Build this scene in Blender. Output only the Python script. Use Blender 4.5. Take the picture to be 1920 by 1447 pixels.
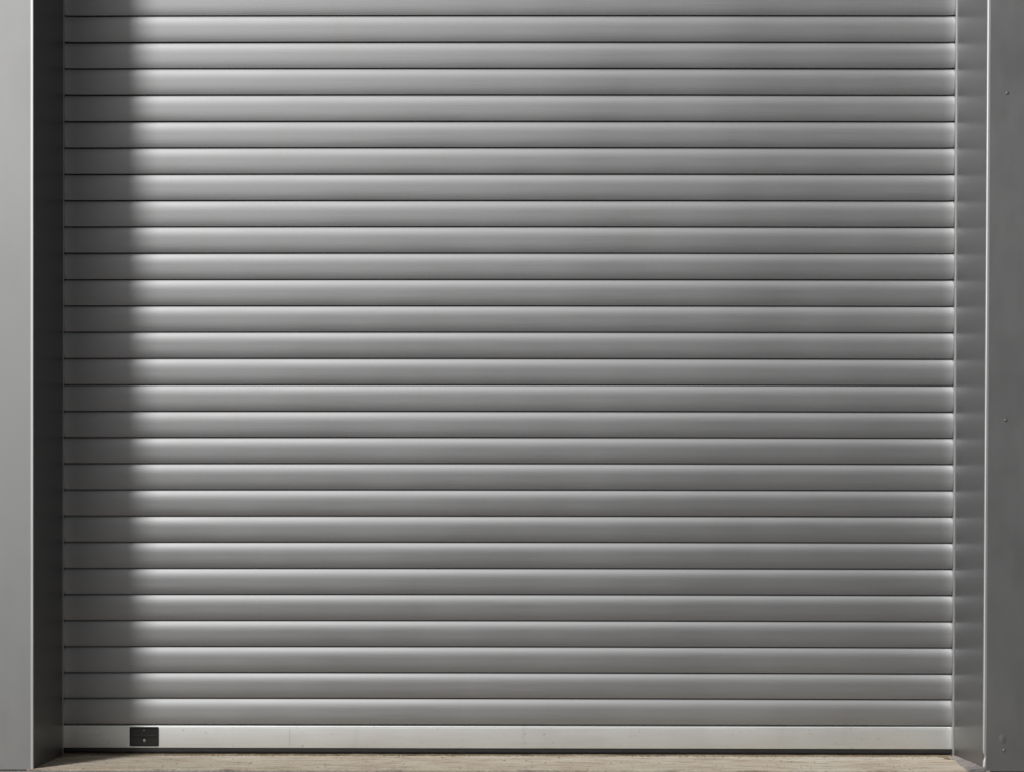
import bpy, bmesh, math, random
from mathutils import Matrix, Vector
R = math.radians
random.seed(7)
for o in list(bpy.data.objects):
    bpy.data.objects.remove(o)
S = bpy.context.scene
C = S.collection

# ---------------------------------------------------------------- camera
CAM_H = 0.61623
cam_d = bpy.data.cameras.new("camera")
cam = bpy.data.objects.new("camera", cam_d)
C.objects.link(cam)
cam.matrix_world = (Matrix.Translation((0, -4.0, CAM_H)) @ Matrix.Rotation(0.00372, 4, 'Z')
                    @ Matrix.Rotation(math.pi / 2 - 0.01132, 4, 'X') @ Matrix.Rotation(0.00124, 4, 'Z'))
cam_d.sensor_width = 36
cam_d.lens = 48
cam_d.shift_x = 0.01703
cam_d.shift_y = 0.17038
cam_d.clip_start = 0.05
cam_d.clip_end = 2000
S.camera = cam
S.render.resolution_x, S.render.resolution_y = 1024, 771

# ---------------------------------------------------------------- light
SUN_EL, SUN_AZ = R(40), R(42.9)          # azimuth measured from the door's normal towards the left
sun_from = Vector((-math.sin(SUN_AZ) * math.cos(SUN_EL), -math.cos(SUN_AZ) * math.cos(SUN_EL), math.sin(SUN_EL)))
w = bpy.data.worlds.new("World")
S.world = w
w.use_nodes = True
wn, wl = w.node_tree.nodes, w.node_tree.links
sky = wn.new('ShaderNodeTexSky')
sky.sky_type = 'NISHITA'
sky.sun_disc = False
sky.sun_elevation = SUN_EL
sky.sun_rotation = math.atan2(sun_from.x, sun_from.y)
sky.dust_density = 4
sky.air_density = 1.0
hs = wn.new('ShaderNodeHueSaturation')
hs.inputs['Saturation'].default_value = 0.10
wl.new(sky.outputs[0], hs.inputs['Color'])
bg = wn['Background']
wl.new(hs.outputs[0], bg.inputs['Color'])
bg.inputs['Strength'].default_value = 0.062
sd = bpy.data.lights.new("sun", 'SUN')
sd.energy = 4.1
sd.angle = R(9)
sd.color = (1, 1, 0.995)
sun = bpy.data.objects.new("sun", sd)
C.objects.link(sun)
sun.rotation_euler = (-sun_from).to_track_quat('-Z', 'Y').to_euler()
sun.location = (-3, -4, 5)
S.view_settings.view_transform = 'Standard'
S.view_settings.look = 'None'
S.view_settings.exposure = -0.45

# ---------------------------------------------------------------- materials
def new_mat(name):
    m = bpy.data.materials.new(name)
    m.use_nodes = True
    nt = m.node_tree
    return m, nt, nt.nodes, nt.links, nt.nodes['Principled BSDF']

def noise(nt, coord, scale, detail=4, rough=0.55, stretch=(1, 1, 1), off=(0, 0, 0)):
    mp = nt.nodes.new('ShaderNodeMapping')
    mp.inputs['Scale'].default_value = stretch
    mp.inputs['Location'].default_value = off
    nt.links.new(coord, mp.inputs['Vector'])
    n = nt.nodes.new('ShaderNodeTexNoise')
    n.inputs['Scale'].default_value = scale
    n.inputs['Detail'].default_value = detail
    n.inputs['Roughness'].default_value = rough
    nt.links.new(mp.outputs[0], n.inputs['Vector'])
    return n.outputs['Fac']

def rng(nt, src, a, b, c, d, clamp=True):
    m = nt.nodes.new('ShaderNodeMapRange')
    m.clamp = clamp
    nt.links.new(src, m.inputs[0])
    for i, v in enumerate((a, b, c, d)):
        m.inputs[i + 1].default_value = v
    return m.outputs[0]

def mul(nt, a, b):
    m = nt.nodes.new('ShaderNodeMath'); m.operation = 'MULTIPLY'
    nt.links.new(a, m.inputs[0])
    if hasattr(b, 'links'): nt.links.new(b, m.inputs[1])
    else: m.inputs[1].default_value = b
    return m.outputs[0]

def mixc(nt, fac, a, b):
    m = nt.nodes.new('ShaderNodeMix'); m.data_type = 'RGBA'
    nt.links.new(fac, m.inputs[0])
    for i, v in ((6, a), (7, b)):
        if hasattr(v, 'links'): nt.links.new(v, m.inputs[i])
        else: m.inputs[i].default_value = (*v, 1)
    return m.outputs[2]

def bump(nt, src, strength, dist, prev=None):
    b = nt.nodes.new('ShaderNodeBump')
    b.inputs['Strength'].default_value = strength
    b.inputs['Distance'].default_value = dist
    nt.links.new(src, b.inputs['Height'])
    if prev is not None: nt.links.new(prev, b.inputs['Normal'])
    return b.outputs[0]

def metal_mat(name, base, rough, metallic=0.85, streak=(0.6, 1, 22), wave=0.0, grime=0.06, dirt=(0.30, 0.27, 0.22), specks=True, low_dirt=0.0, diffuse=0.08, speck=0.70, coat=0.0, coat_rough=0.3):
    """Metallic grey coated sheet: faint rolling streaks, cloudy gloss, specks of dirt."""
    m, nt, N, L, B = new_mat(name)
    g = N.new('ShaderNodeNewGeometry').outputs['Position']
    st = noise(nt, g, 9, 5, 0.6, streak)
    cl = noise(nt, g, 2.3, 3, 0.5)
    fi = noise(nt, g, 420, 2, 0.6)
    c0 = [v * (1 - grime) for v in base]; c1 = [min(1, v * (1 + grime)) for v in base]
    col = mixc(nt, st, c0, c1)
    if specks:
        sp = noise(nt, g, 75, 3, 0.65, (1, 1, 1.2))
        spm = rng(nt, sp, speck, speck + 0.06, 0, 0.45)
        col = mixc(nt, spm, col, dirt)
        # vertical run marks and finger smudges, very faint
        rn = noise(nt, g, 14, 4, 0.6, (1.6, 1, 0.25))
        col = mixc(nt, rng(nt, rn, 0.60, 0.78, 0, 0.16), col, dirt)
    if low_dirt > 0:
        sx = N.new('ShaderNodeSeparateXYZ'); L.new(g, sx.inputs[0])
        ld = rng(nt, sx.outputs[2], 0.0, 0.22, low_dirt, 0)
        col = mixc(nt, mul(nt, ld, rng(nt, noise(nt, g, 6, 4), 0.3, 0.65, 0.3, 1)), col, dirt)
    # Beckmann-distributed flake reflection over a little pigment
    N.remove(B)
    G = N.new('ShaderNodeBsdfAnisotropic'); G.distribution = 'BECKMANN'
    Dn = N.new('ShaderNodeBsdfDiffuse')
    L.new(col, G.inputs['Color']); L.new(col, Dn.inputs['Color'])
    mx = N.new('ShaderNodeMixShader'); mx.inputs[0].default_value = diffuse
    L.new(G.outputs[0], mx.inputs[1]); L.new(Dn.outputs[0], mx.inputs[2])
    out = N['Material Output']; last = mx
    if coat > 0:
        cg = N.new('ShaderNodeBsdfAnisotropic'); cg.distribution = 'GGX'
        cg.inputs['Roughness'].default_value = coat_rough
        fr = N.new('ShaderNodeFresnel'); fr.inputs['IOR'].default_value = 1.45
        mc = N.new('ShaderNodeMixShader')
        L.new(mul(nt, fr.outputs[0], coat), mc.inputs[0])
        L.new(mx.outputs[0], mc.inputs[1]); L.new(cg.outputs[0], mc.inputs[2])
        last = mc
    L.new(last.outputs[0], out.inputs['Surface'])
    a = N.new('ShaderNodeMath'); a.operation = 'ADD'
    L.new(rng(nt, cl, 0.3, 0.7, rough - 0.025, rough + 0.025), a.inputs[0])
    L.new(rng(nt, st, 0.3, 0.7, -0.012, 0.012), a.inputs[1])
    L.new(a.outputs[0], G.inputs['Roughness'])
    nrm = bump(nt, fi, 0.10, 0.0004)
    nrm = bump(nt, st, 0.12, 0.0006, nrm)
    if wave > 0:
        big = noise(nt, g, 1.1, 2, 0.4, (1, 1, 0.8))
        nrm = bump(nt, big, wave, 0.02, nrm)
    L.new(nrm, G.inputs['Normal']); L.new(nrm, Dn.inputs['Normal'])
    return m

M_slat = metal_mat('slat_coated_aluminium', (0.34, 0.34, 0.342), 0.595, streak=(0.6, 1, 40), grime=0.08, diffuse=0.17)
M_bar = metal_mat('bottom_bar_anodised_aluminium', (0.775, 0.795, 0.782), 0.62, grime=0.045, low_dirt=0.16, speck=0.655, dirt=(0.36, 0.34, 0.30))
M_clad = metal_mat('wall_cladding_metallic_grey', (0.265, 0.265, 0.265), 0.63, streak=(3, 1, 1.2), wave=0.12, grime=0.02, low_dirt=0.2)
M_reveal = metal_mat('reveal_cladding_metallic_grey', (0.25, 0.25, 0.25), 0.58, streak=(1, 3, 1.2), grime=0.02, low_dirt=0.2, coat=0.75, coat_rough=0.27)
M_guide = metal_mat('guide_rail_aluminium', (0.62, 0.62, 0.62), 0.60, streak=(20, 20, 0.6))
M_corner = metal_mat('folded_edge_aluminium', (0.56, 0.56, 0.56), 0.60, streak=(20, 20, 0.6))
M_screw = metal_mat('rivet_steel', (0.32, 0.32, 0.32), 0.45, specks=False)

def rubber(name, col, rough):
    m, nt, N, L, B = new_mat(name)
    g = N.new('ShaderNodeNewGeometry').outputs['Position']
    n1 = noise(nt, g, 60, 4, 0.6, (0.4, 1, 1))
    c = mixc(nt, rng(nt, n1, 0.55, 0.85, 0, 0.4), col, (0.06, 0.05, 0.04))
    L.new(c, B.inputs['Base Color'])
    B.inputs['Roughness'].default_value = rough
    L.new(bump(nt, noise(nt, g, 300, 2), 0.2, 0.0006), B.inputs['Normal'])
    return m
M_rubber = rubber('black_rubber', (0.008, 0.008, 0.007), 0.55)
M_plastic = rubber('black_plastic', (0.010, 0.010, 0.010), 0.42)

def stone(name, base, dark, light, scale=1.0, tint=None, gravel=False, rough=0.9):
    m, nt, N, L, B = new_mat(name)
    g = N.new('ShaderNodeNewGeometry').outputs['Position']
    big = noise(nt, g, 3.0 * scale, 5, 0.6, (1, 2.5, 1))
    mid = noise(nt, g, 26 * scale, 5, 0.65, (0.35, 2.6, 1))
    fine = noise(nt, g, 190 * scale, 4, 0.7, (0.6, 1.4, 1))
    c = mixc(nt, rng(nt, big, 0.35, 0.65, 0, 1), base, light)
    if tint: 
        tn = noise(nt, g, 5.5, 3, 0.5, (1, 3, 1), (3, 1, 0))
        c = mixc(nt, rng(nt, tn, 0.48, 0.62, 0, 0.8), c, tint)
    c = mixc(nt, rng(nt, mid, 0.50, 0.68, 0, 0.7), c, dark)
    c = mixc(nt, rng(nt, fine, 0.54, 0.72, 0, 0.7), c, dark)
    h = fine
    if gravel:
        v = N.new('ShaderNodeTexVoronoi'); v.inputs['Scale'].default_value = 110
        L.new(g, v.inputs['Vector'])
        c = mixc(nt, rng(nt, v.outputs['Distance'], 0.25, 0.6, 0, 0.6), c, dark)
        h = v.outputs['Distance']
    L.new(c, B.inputs['Base Color'])
    B.inputs['Roughness'].default_value = rough
    B.inputs['Specular IOR Level'].default_value = 0.3
    nrm = bump(nt, mid, 0.5, 0.004)
    nrm = bump(nt, h, 0.6, 0.002, nrm)
    L.new(nrm, B.inputs['Normal'])
    return m
M_sill = stone('worn_concrete', (0.46, 0.39, 0.295), (0.15, 0.12, 0.088), (0.50, 0.455, 0.38), tint=(0.41, 0.335, 0.26))
M_mortar = stone('grey_mortar', (0.19, 0.17, 0.165), (0.09, 0.08, 0.075), (0.26, 0.235, 0.22), 1.5)
M_ground = stone('pavement_concrete', (0.26, 0.245, 0.235), (0.10, 0.09, 0.085), (0.34, 0.33, 0.32), gravel=True)
M_crumb = stone('crumbs', (0.22, 0.17, 0.11), (0.06, 0.05, 0.035), (0.36, 0.31, 0.22), 2)

# ---------------------------------------------------------------- mesh helpers
def obj(name, bm, mat, parent=None, smooth=True, angle=35):
    bmesh.ops.remove_doubles(bm, verts=bm.verts, dist=1e-6)
    bmesh.ops.recalc_face_normals(bm, faces=bm.faces)
    me = bpy.data.meshes.new(name)
    bm.to_mesh(me); bm.free()
    me.materials.append(mat)
    if smooth:
        me.shade_smooth()
        me.set_sharp_from_angle(angle=R(angle))
    o = bpy.data.objects.new(name, me)
    C.objects.link(o)
    if parent: o.parent = parent
    return o

def tag(o, label=None, cat=None, group=None, kind=None):
    for k, v in (('label', label), ('category', cat), ('group', group), ('kind', kind)):
        if v: o[k] = v
    return o

def empty(name, loc):
    o = bpy.data.objects.new(name, None)
    o.location = loc
    o.empty_display_size = 0.1
    C.objects.link(o)
    return o

def extrude_x(prof, x0, x1, n=1, xs=None):
    """closed profile [(y, z)] swept along X with end caps"""
    bm = bmesh.new()
    rings = []
    for x in (xs or [x0 + (x1 - x0) * i / n for i in range(n + 1)]):
        rings.append([bm.verts.new((x, y, z)) for y, z in prof])
    k = len(prof)
    for a, b in zip(rings, rings[1:]):
        for j in range(k):
            bm.faces.new((a[j], a[(j + 1) % k], b[(j + 1) % k], b[j]))
    bm.faces.new(rings[0]); bm.faces.new(rings[-1])
    return bm

def extrude_z(profs):
    """list of (z, [(x, y)...]) closed rings joined upwards"""
    bm = bmesh.new()
    rings = [[bm.verts.new((x, y, z)) for x, y in p] for z, p in profs]
    k = len(rings[0])
    for a, b in zip(rings, rings[1:]):
        for j in range(k):
            bm.faces.new((a[j], a[(j + 1) % k], b[(j + 1) % k], b[j]))
    bm.faces.new(rings[0]); bm.faces.new(rings[-1])
    return bm

def arc(cx, cy, r, a0, a1, n):
    return [(cx + r * math.cos(R(a0 + (a1 - a0) * i / n)), cy + r * math.sin(R(a0 + (a1 - a0) * i / n))) for i in range(n + 1)]

def box(bm, x0, x1, y0, y1, z0, z1, bev=0.0, seg=2):
    r = bmesh.ops.create_cube(bm, size=1, matrix=Matrix.Translation(((x0 + x1) / 2, (y0 + y1) / 2, (z0 + z1) / 2))
                              @ Matrix.Diagonal((x1 - x0, y1 - y0, z1 - z0, 1)))
    if bev > 0:
        es = {e for v in r['verts'] for e in v.link_edges}
        bmesh.ops.bevel(bm, geom=list(es), offset=bev, segments=seg, profile=0.5, affect='EDGES')
    return bm

# ---------------------------------------------------------------- measures
D = 0.2553                               # depth of the opening
XL_IN = lambda z: -1.27694 + 0.00374 * z
XR_IN = lambda z: 1.32255 - 0.00041 * z
XL_OUT = lambda z: -1.28206 + 0.00254 * z
XR_OUT = lambda z: 1.32701 + 0.0007 * z
H_OPEN, H_WALL = 2.92, 4.6
LIP = 0.0036
LIPS = {-1: 0.0012, 1: 0.0036}

# ---------------------------------------------------------------- ground
def grid_sheet(name, x0, x1, y0, y1, z, nx, ny, amp, mat, front_rag=0.0, thick=None):
    bm = bmesh.new()
    vs = []; rag = front_rag / 2
    for j in range(ny + 1):
        row = []
        for i in range(nx + 1):
            x = x0 + (x1 - x0) * i / nx; y = y0 + (y1 - y0) * j / ny
            dz = random.uniform(-amp, amp)
            if j == 0 and front_rag:
                rag = 0.6 * rag + 0.4 * random.uniform(0, front_rag); y += rag; dz -= rag * 0.4
            row.append(bm.verts.new((x, y, z + dz)))
        vs.append(row)
    for j in range(ny):
        for i in range(nx):
            bm.faces.new((vs[j][i], vs[j][i + 1], vs[j + 1][i + 1], vs[j + 1][i]))
    if thick:
        low = [bm.verts.new((v.co.x, v.co.y + 0.001, z - thick)) for v in vs[0]]
        for i in range(nx):
            bm.faces.new((low[i], low[i + 1], vs[0][i + 1], vs[0][i]))
    return obj(name, bm, mat)

bm = bmesh.new()
vv = [bm.verts.new(p) for p in ((-300, -600, -0.005), (300, -600, -0.005), (300, 0.6, -0.005), (-300, 0.6, -0.005))]
bm.faces.new(vv)
tag(obj('ground', bm, M_ground, smooth=False), kind='structure')
sill = grid_sheet('threshold', -1.30, 1.345, -D - 0.004, 0.10, 0.0, 520, 50, 0.0007, M_sill, 0.004, 0.03)
tag(sill, 'worn beige concrete threshold strip under the closed shutter', kind='structure')

# mortar bedding wedge beside the right reveal
bm = bmesh.new()
n = 26
for i in range(n + 1):
    t = i / n
    y = -0.016 - t * (D - 0.010)
    wdt = 0.012 + 0.036 * t + random.uniform(-0.004, 0.004)
    xr = XR_OUT(0) + 0.003
    a = bm.verts.new((xr - wdt, y, 0.0005)); b = bm.verts.new((xr - wdt * 0.8, y, 0.0035 + random.uniform(0, 0.001)))
    c = bm.verts.new((xr - wdt * 0.3, y, 0.005 + random.uniform(0, 0.0015))); d = bm.verts.new((xr, y, 0.009 + random.uniform(0, 0.002)))
    if i:
        for p, q, r_, s_ in ((pa, pb, b, a), (pb, pc, c, b), (pc, pd, d, c)): bm.faces.new((p, q, r_, s_))
    pa, pb, pc, pd = a, b, c, d
lo = [bm.verts.new((v.co.x, v.co.y - 0.001, -0.006)) for v in (pa, pb, pc, pd)]
for i in range(3): bm.faces.new((lo[i], lo[i + 1], (pa, pb, pc, pd)[i + 1], (pa, pb, pc, pd)[i]))
tag(obj('mortar_fillet', bm, M_mortar), 'rough grey mortar fillet along the foot of the right reveal', 'mortar')

# ---------------------------------------------------------------- the two clad walls
def wall(side, label, corner_label):
    s = -1 if side == 'L' else 1
    fo = XL_OUT if side == 'L' else XR_OUT
    root = empty('clad_wall', (s * 2.0, -D, 0))
    def P(name, bm, mat, **k):
        o = obj(name, bm, mat, None, **k)
        o.parent = root
        o.matrix_parent_inverse = Matrix.Translation((-s * 2.0, D, 0))
        return o
    zb = -0.002
    zs = [zb] + [H_WALL * i / 24 for i in range(1, 25)]
    r = 0.0042
    # front sheet
    pr = []
    for z in zs:
        xo = fo(z) + s * (r + 0.0012)
        pr.append((z, [(xo, -D), (s * 6.0, -D), (s * 6.0, -D + 0.05), (xo, -D + 0.05)]))
    front = P('front_panel', extrude_z(pr), M_clad)
    # reveal sheet
    pr = []
    for z in zs:
        x0 = fo(z)
        xi = (XL_IN(z) - LIPS[-1]) if s < 0 else (XR_IN(z) + LIPS[1])
        pr.append((z, [(x0, -D + r), (xi, -0.018), (xi + s * 0.03, -0.018), (x0 + s * 0.03, -D + r)]))
    P('reveal_panel', extrude_z(pr), M_reveal)
    # rolled corner edge; the right one is kinked near its foot
    if s > 0:
        cz = [zb, 0.004, 0.012, 0.018, 0.023, 0.028, 0.033, 0.038, 0.043, 0.050, 0.058, 0.066, 0.080] + [0.1 + (H_WALL - 0.1) * i / 30 for i in range(31)]
    else:
        cz = zs
    def kink(z):
        if s < 0: return 0, 0
        k = math.exp(-((z - 0.036) / 0.009) ** 2)
        k2 = math.exp(-((z - 0.020) / 0.010) ** 2)
        return 0.0040 * k, 0.0022 * k2
    pr = []
    for z in cz:
        dx, fat = kink(z)
        rr = r + fat
        x0 = fo(z) + dx
        # folded edge: a small flat chamfer turned towards the light, rounded into both sheets
        c, q = (0.0025 if s > 0 else 0.0010) + fat, 0.0008
        a = [(x0, -D + 0.006), (x0, -D + c * 0.56 + 0.0006), (x0 + s * 0.0003, -D + c * 0.56 - 0.0004), (x0 + s * (c - 0.0004), -D - q + 0.0002), (x0 + s * (c + 0.0006), -D - q)]
        if s > 0:
            ring = a + [(fo(z) + 0.009, -D - 0.0006), (fo(z) + 0.013, -D + 0.02), (x0 + 0.002, -D + 0.02)]
        else:
            ring = a + [(fo(z) - 0.007, -D - 0.0008), (fo(z) - 0.007, -D + 0.02), (x0 - 0.002, -D + 0.02)]
        pr.append((z, ring))
    P('corner_edge', extrude_z(pr), M_corner, angle=50)
    return root, P

def rivet_bm(x, z, rad=0.0036):
    bm = bmesh.new()
    seg = 20
    prof = [(rad * 1.35, 0.0), (rad * 1.3, 0.0006), (rad, 0.0009), (rad * 0.8, 0.0018), (rad * 0.42, 0.0022), (rad * 0.36, 0.0012), (0.0, 0.0010)]
    rings = []
    for rr, h in prof:
        if rr == 0: rings.append([bm.verts.new((x, -D - h, z))]); continue
        rings.append([bm.verts.new((x + rr * math.cos(2 * math.pi * k / seg), -D - h, z + rr * math.sin(2 * math.pi * k / seg))) for k in range(seg)])
    for a, b in zip(rings, rings[1:]):
        for k in range(seg):
            if len(b) == 1: bm.faces.new((a[k], a[(k + 1) % seg], b[0]))
            else: bm.faces.new((a[k], a[(k + 1) % seg], b[(k + 1) % seg], b[k]))
    return bm

wl_root, PL = wall('L', '', '')
tag(wl_root, 'pale grey metal clad wall left of the shutter, catching the light', 'wall')
wr_root, PR = wall('R', '', '')
tag(wr_root, 'darker grey riveted metal clad wall right of the shutter, dented near its foot', 'wall')
for x, z in ((1.384, 1.8499), (1.3845, 0.9603), (1.3851, 0.0556)):
    PR('rivet', rivet_bm(x, z), M_screw)
# shallow dent above the lowest rivet
bm = bmesh.new()
nn = 16
vs = {}
for i in range(nn + 1):
    for j in range(nn + 1):
        u, v = i / nn * 2 - 1, j / nn * 2 - 1
        h = max(0, 1 - (u * u + v * v)) ** 2
        vs[i, j] = bm.verts.new((1.3805 + u * 0.013, -D + 0.0001 - 0.0008 * h, 0.0864 + v * 0.017 - 0.004 * u))
for i in range(nn):
    for j in range(nn):
        bm.faces.new((vs[i, j], vs[i + 1, j], vs[i + 1, j + 1], vs[i, j + 1]))
PR('dent', bm, M_clad)

# lintel panel above the picture
bm = bmesh.new()
box(bm, XL_OUT(H_OPEN) + 0.008, XR_OUT(H_OPEN) - 0.002, -D, -D + 0.05, H_OPEN, H_WALL)
box(bm, -1.30, 1.34, -D + 0.05, 0.02, H_OPEN, H_OPEN + 0.02)
tag(obj('lintel_wall', bm, M_clad, smooth=False), 'grey metal clad lintel spanning above the shutter opening', 'lintel')

# ---------------------------------------------------------------- guide rails
def guide(s, label):
    f = XL_IN if s < 0 else XR_IN
    pr = []
    for z in (0.0008, H_OPEN * 0.5, H_OPEN - 0.001):
        x = f(z)
        pr.append((z, [(x, -0.0160), (x + s * 0.0005, -0.0170), (x + s * (LIPS[s] + 0.012), -0.0172), (x + s * (LIPS[s] + 0.012), 0.040),
                       (x + s * 0.0004, 0.040), (x + s * 0.0004, 0.034), (x + s * 0.010, 0.034), (x + s * 0.010, -0.007), (x + s * 0.0004, -0.0070)]))
    o = obj('guide_rail', extrude_z(pr), M_guide, angle=30)
    tag(o, label, 'guide rail', 'guide rails of the roller shutter')
guide(-1, 'thin shaded metal guide rail along the left end of the slats')
guide(1, 'thin bright-edged metal guide rail along the right end of the slats')

# ---------------------------------------------------------------- the roller shutter
shutter = empty('roller_shutter', (0, 0, 0))
tag(shutter, 'closed grey metal roller shutter of horizontal slats filling the garage opening', 'roller shutter')
PITCH = 0.0768
def slat_profile():
    p, gap = PITCH, 0.0032
    z0, z1 = gap, p - 0.0006
    r1, r0 = 0.0012, 0.0010
    pts = []
    n = 52
    za, zb = z0 + r0, z1 - r1 * 0.44
    y = 0.0
    T = R(23.5)
    arcp = []
    hz = (zb - za) / n
    for i in range(n + 1):
        u = 2 * i / n - 1
        arcp.append((y, za + hz * i))
        um = u + 1 / n
        tilt = R(-3.5 + 31.5 * um ** 1.95) if um > 0 else R(-3.5 - 12.5 * (-um) ** 1.9)          # normal tilts up towards the top edge
        if um > 0.94: tilt = R(34)                       # rolled lip along the top edge
        y += math.tan(tilt) * hz
    # profile from the bottom corner, up the front, over the top, down the back
    y_b = arcp[0][0]; y_t = arcp[-1][0]
    pts += [(0.0135, z0 - 0.0), (y_b + r0 * 1.1, z0)]
    for a in (25, 50, 75):
        pts.append((y_b + r0 * (1 - math.sin(R(a))), za - r0 * math.cos(R(a))))
    pts += arcp
    for a in (45, 65, 85):
        pts.append((y_t + r1 * (0.83 - math.cos(R(a))), zb + r1 * (math.sin(R(a)) - 0.56)))
    pts += [(0.0160, z1 + 0.0), (0.0160, 0.0), (0.0135, 0.0)]
    return pts
seams = {0: 0.0899, 1: 0.1664, 2: 0.2414, 13: 1.0835, 14: 1.1600, 25: 2.0045, 26: 2.0809, 27: 2.1579}
keys = sorted(seams)
def seam(i):
    if i > 27: return seams[27] + (i - 27) * 0.0768
    for a, b in zip(keys, keys[1:]):
        if a <= i <= b: return seams[a] + (seams[b] - seams[a]) * (i - a) / (b - a)
SX0, SX1 = -1.2885, 1.3325
def flare(bm, d=0.036, amp=0.0030, bow=1):
    # the slat ends are pressed slightly forward where they run into the guides
    for v in bm.verts:
        for e, sgn in ((-1.276, -1), (1.3225, 1)):
            t = 1 - abs(v.co.x - e) / d if (v.co.x - e) * sgn < 0 else 1.0
            if t > 0: v.co.y -= amp * t * t
        # the long slats bow a hair upwards in mid span
        v.co.z += 0.0014 * (1 - ((v.co.x - 0.02) / 1.31) ** 2) * bow
    return bm
def xs_slat():
    xs = [SX0, -1.276]
    xs += [-1.276 + 0.034 * k / 10 for k in range(1, 11)]
    xs += [-1.242 + (1.2885 + 1.242) * k / 30 for k in range(1, 31)]
    xs += [1.2885 + 0.034 * k / 10 for k in range(1, 11)] + [SX1]
    return xs
slat0 = obj('slat', flare(extrude_x(slat_profile(), SX0, SX1, xs=xs_slat())), M_slat, shutter, angle=28)
N_SLAT = 36
for i in range(N_SLAT):
    o = slat0 if i == 0 else slat0.copy()
    if i:
        C.objects.link(o); o.parent = shutter
    zc = seam(i) - 0.0018
    hh = seam(i + 1) - seam(i)
    o.location = (random.uniform(-0.0006, 0.0006), random.uniform(-0.0004, 0.0004), zc)
    o.rotation_euler = (random.uniform(-0.011, 0.011), random.uniform(-0.0003, 0.0003), random.uniform(-0.0004, 0.0004))
    o.scale = (1, 1, hh / PITCH)
    # the curtain bellies slightly: the lowest slats lean back a little on the bar
    lean = 3.2 * math.exp(-i / 1.3) + 1.0 * math.exp(-i / 7)
    o.rotation_euler.x -= R(lean)
    o.location.y -= 0.0004 * lean

# bottom bar
yb = -0.0045
zt, z0 = 0.0868, 0.0212
prof = [(0.016, z0), (yb + 0.0010, z0), (yb + 0.0002, z0 + 0.0006), (yb, z0 + 0.0016), (yb, zt - 0.0065), (yb + 0.0007, zt - 0.0058), (yb + 0.0007, zt - 0.0048),
        (yb, zt - 0.0042), (yb, zt - 0.0022), (yb + 0.0006, zt - 0.0008), (yb + 0.0020, zt - 0.0001), (0.0045, zt + 0.0009), (0.0060, zt + 0.0016), (0.016, zt + 0.0016)]
bar = obj('bottom_bar', flare(extrude_x(prof, SX0, SX1, xs=xs_slat()), 0.03, 0.0015, 0), M_bar, shutter, angle=24)
tag(bar, 'smooth pale aluminium bottom bar of the shutter')
# scratch on the bar
bm = bmesh.new()
box(bm, -0.6150, -0.6143, yb - 0.0002, yb + 0.001, 0.030, 0.076)
obj('scratch', bm, M_mortar, bar, smooth=False)

# rubber seal under the bar: two lips
prof = [(0.012, z0 - 0.0001), (yb + 0.003, z0 - 0.0001), (yb + 0.0022, 0.0182), (yb + 0.0018, 0.0100), (yb + 0.003, 0.0090), (yb + 0.0032, 0.0078),
        (yb + 0.0014, 0.0072), (yb + 0.0022, 0.0062), (0.012, 0.0062)]
seal = obj('rubber_seal', extrude_x(prof, SX0 + 0.004, SX1 - 0.004, 40), M_rubber, shutter, angle=30)

# lock plate: black moulded pull with raised rim, central ridge and two screws
hx0, hx1, hz0, hz1 = -1.0845, -1.0000, 0.0262, 0.0826
hx, hz = (hx0 + hx1) / 2, (hz0 + hz1) / 2
def rrect(x0, x1, z0_, z1_, r, n=5):
    out = []
    for cx, cz, a in ((x1 - r, z1_ - r, 0), (x0 + r, z1_ - r, 90), (x0 + r, z0_ + r, 180), (x1 - r, z0_ + r, 270)):
        for k in range(n + 1):
            t = R(a + 90 * k / n)
            out.append((cx + r * math.cos(t), cz + r * math.sin(t)))
    return out
bm = bmesh.new()
rings = []
for inset, y in ((0, yb + 0.0005), (0, yb - 0.0022), (0.0008, yb - 0.0032), (0.0028, yb - 0.0032), (0.0040, yb - 0.0004), (0.006, yb - 0.0001)):
    rings.append([bm.verts.new((x, y, z)) for x, z in rrect(hx0 + inset, hx1 - inset, hz0 + inset, hz1 - inset, max(0.0006, 0.0026 - inset * 0.4))])
for a, b in zip(rings, rings[1:]):
    k = len(a)
    for j in range(k): bm.faces.new((a[j], a[(j + 1) % k], b[(j + 1) % k], b[j]))
bm.faces.new(rings[-1])
plate = obj('lock_plate', bm, M_plastic, bar, angle=40)
tag(plate, 'black moulded plastic lock plate set in the bottom bar')
bm = bmesh.new()
prof = [(yb + 0.0003, hz - 0.0035), (yb - 0.0012, hz - 0.0012), (yb - 0.0020, hz + 0.0016), (yb - 0.0017, hz + 0.0034), (yb + 0.0003, hz + 0.0050)]
bm.free()
obj('ridge', extrude_x(prof, hx0 + 0.009, hx1 - 0.009), M_plastic, plate, angle=20)
prof = [(yb + 0.0002, hz0 + 0.0065), (yb - 0.0024, hz0 + 0.0060), (yb - 0.0026, hz0 + 0.0046), (yb + 0.0002, hz0 + 0.0040)]
obj('lower_rib', extrude_x(prof, hx0 + 0.007, hx1 - 0.007), M_plastic, plate, angle=20)
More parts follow.
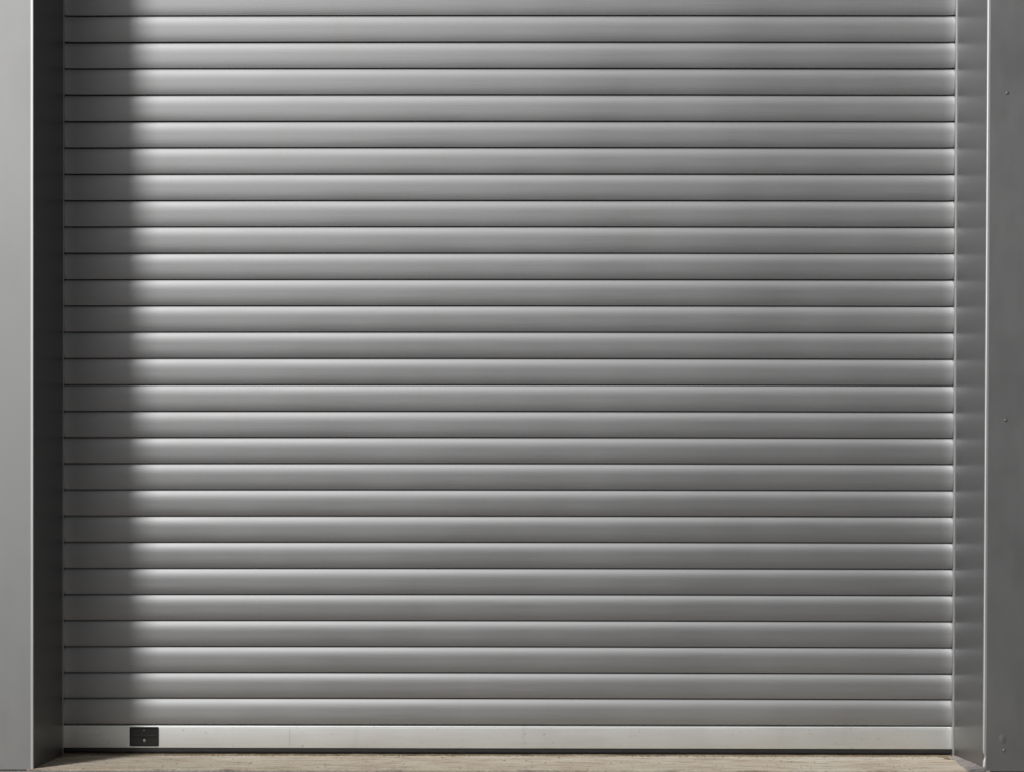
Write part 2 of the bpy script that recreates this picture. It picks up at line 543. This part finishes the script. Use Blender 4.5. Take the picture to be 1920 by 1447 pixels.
def screw_bm(x, y, z, rad):
    bm = bmesh.new()
    seg = 18
    pr = [(rad * 1.25, 0.0), (rad * 1.2, 0.0008), (rad, 0.0010), (rad * 0.75, 0.0014), (rad * 0.4, 0.0015), (rad * 0.32, 0.0006), (0, 0.0005)]
    rings = []
    for rr, h in pr:
        rings.append([bm.verts.new((x, y - h, z))] if rr == 0 else
                     [bm.verts.new((x + rr * math.cos(2 * math.pi * k / seg), y - h, z + rr * math.sin(2 * math.pi * k / seg))) for k in range(seg)])
    for a, b in zip(rings, rings[1:]):
        for k in range(seg):
            if len(b) == 1: bm.faces.new((a[k], a[(k + 1) % seg], b[0]))
            else: bm.faces.new((a[k], a[(k + 1) % seg], b[(k + 1) % seg], b[k]))
    for s in (-1, 1):        # cross slots
        pass
    return bm
M_dim = metal_mat('worn_screw_steel', (0.3, 0.3, 0.3), 0.5, specks=False)
M_dull = metal_mat('dull_screw_steel', (0.08, 0.08, 0.08), 0.5, specks=False)
obj('screw', screw_bm(hx + 0.0008, yb - 0.0001, hz + 0.0155, 0.0036), M_dull, plate)
obj('screw', screw_bm(hx + 0.0012, yb - 0.0001, hz - 0.0125, 0.0036), M_dim, plate)

# packed dirt under the seal
bm = bmesh.new()
prev = None
nx = 700
for i in range(nx + 1):
    x = -1.278 + (1.322 + 1.278) * i / nx
    f = 0.0008 * math.sin(x * 31) + 0.0006 * math.sin(x * 83 + 1) + random.uniform(-0.0006, 0.0006)
    ring = [bm.verts.new(p) for p in ((x, -0.0085 + f, 0.0006), (x, -0.0062 + f, 0.0026 + random.uniform(-0.0008, 0.0008)),
            (x, -0.002, 0.0036 + random.uniform(-0.0007, 0.0007)), (x, 0.012, 0.0040))]
    if prev:
        for a in range(3): bm.faces.new((prev[a], prev[a + 1], ring[a + 1], ring[a]))
    prev = ring
M_dirt = stone('packed_dirt', (0.16, 0.115, 0.07), (0.05, 0.038, 0.025), (0.30, 0.24, 0.17), 2)
tag(obj('dirt', bm, M_dirt), 'brown dirt packed in a line under the shutter seal', kind='stuff')

# ---------------------------------------------------------------- grit along the seal
bm = bmesh.new()
def crumb(bm, x, y, z, r):
    m = Matrix.Translation((x, y, z)) @ Matrix.Rotation(random.uniform(0, 3), 4, 'Z') @ Matrix.Diagonal((r * random.uniform(0.8, 2.6), r * random.uniform(0.7, 1.2), r * random.uniform(0.5, 0.9), 1))
    g = bmesh.ops.create_icosphere(bm, subdivisions=1, radius=1, matrix=m)
    for v in g['verts']: v.co += Vector([random.uniform(-0.25, 0.25) * r for _ in range(3)])
for _ in range(620):
    x = random.uniform(-1.27, 1.31)
    y = -0.008 - abs(random.gauss(0, 0.006))
    crumb(bm, x, y, 0.0010, random.uniform(0.0008, 0.0024))
for _ in range(150):
    x = random.uniform(-1.27, 1.31)
    crumb(bm, x, random.uniform(-D, -0.02), 0.001, random.uniform(0.0007, 0.0019))
for _ in range(60):
    x = random.choice((-1.272, 1.300)) + random.gauss(0, 0.008)
    crumb(bm, x, random.uniform(-0.07, -0.01), 0.0015, random.uniform(0.0012, 0.0034))
tag(obj('grit', bm, M_crumb, smooth=False), 'dry grit and crumbs gathered along the rubber seal', kind='stuff')
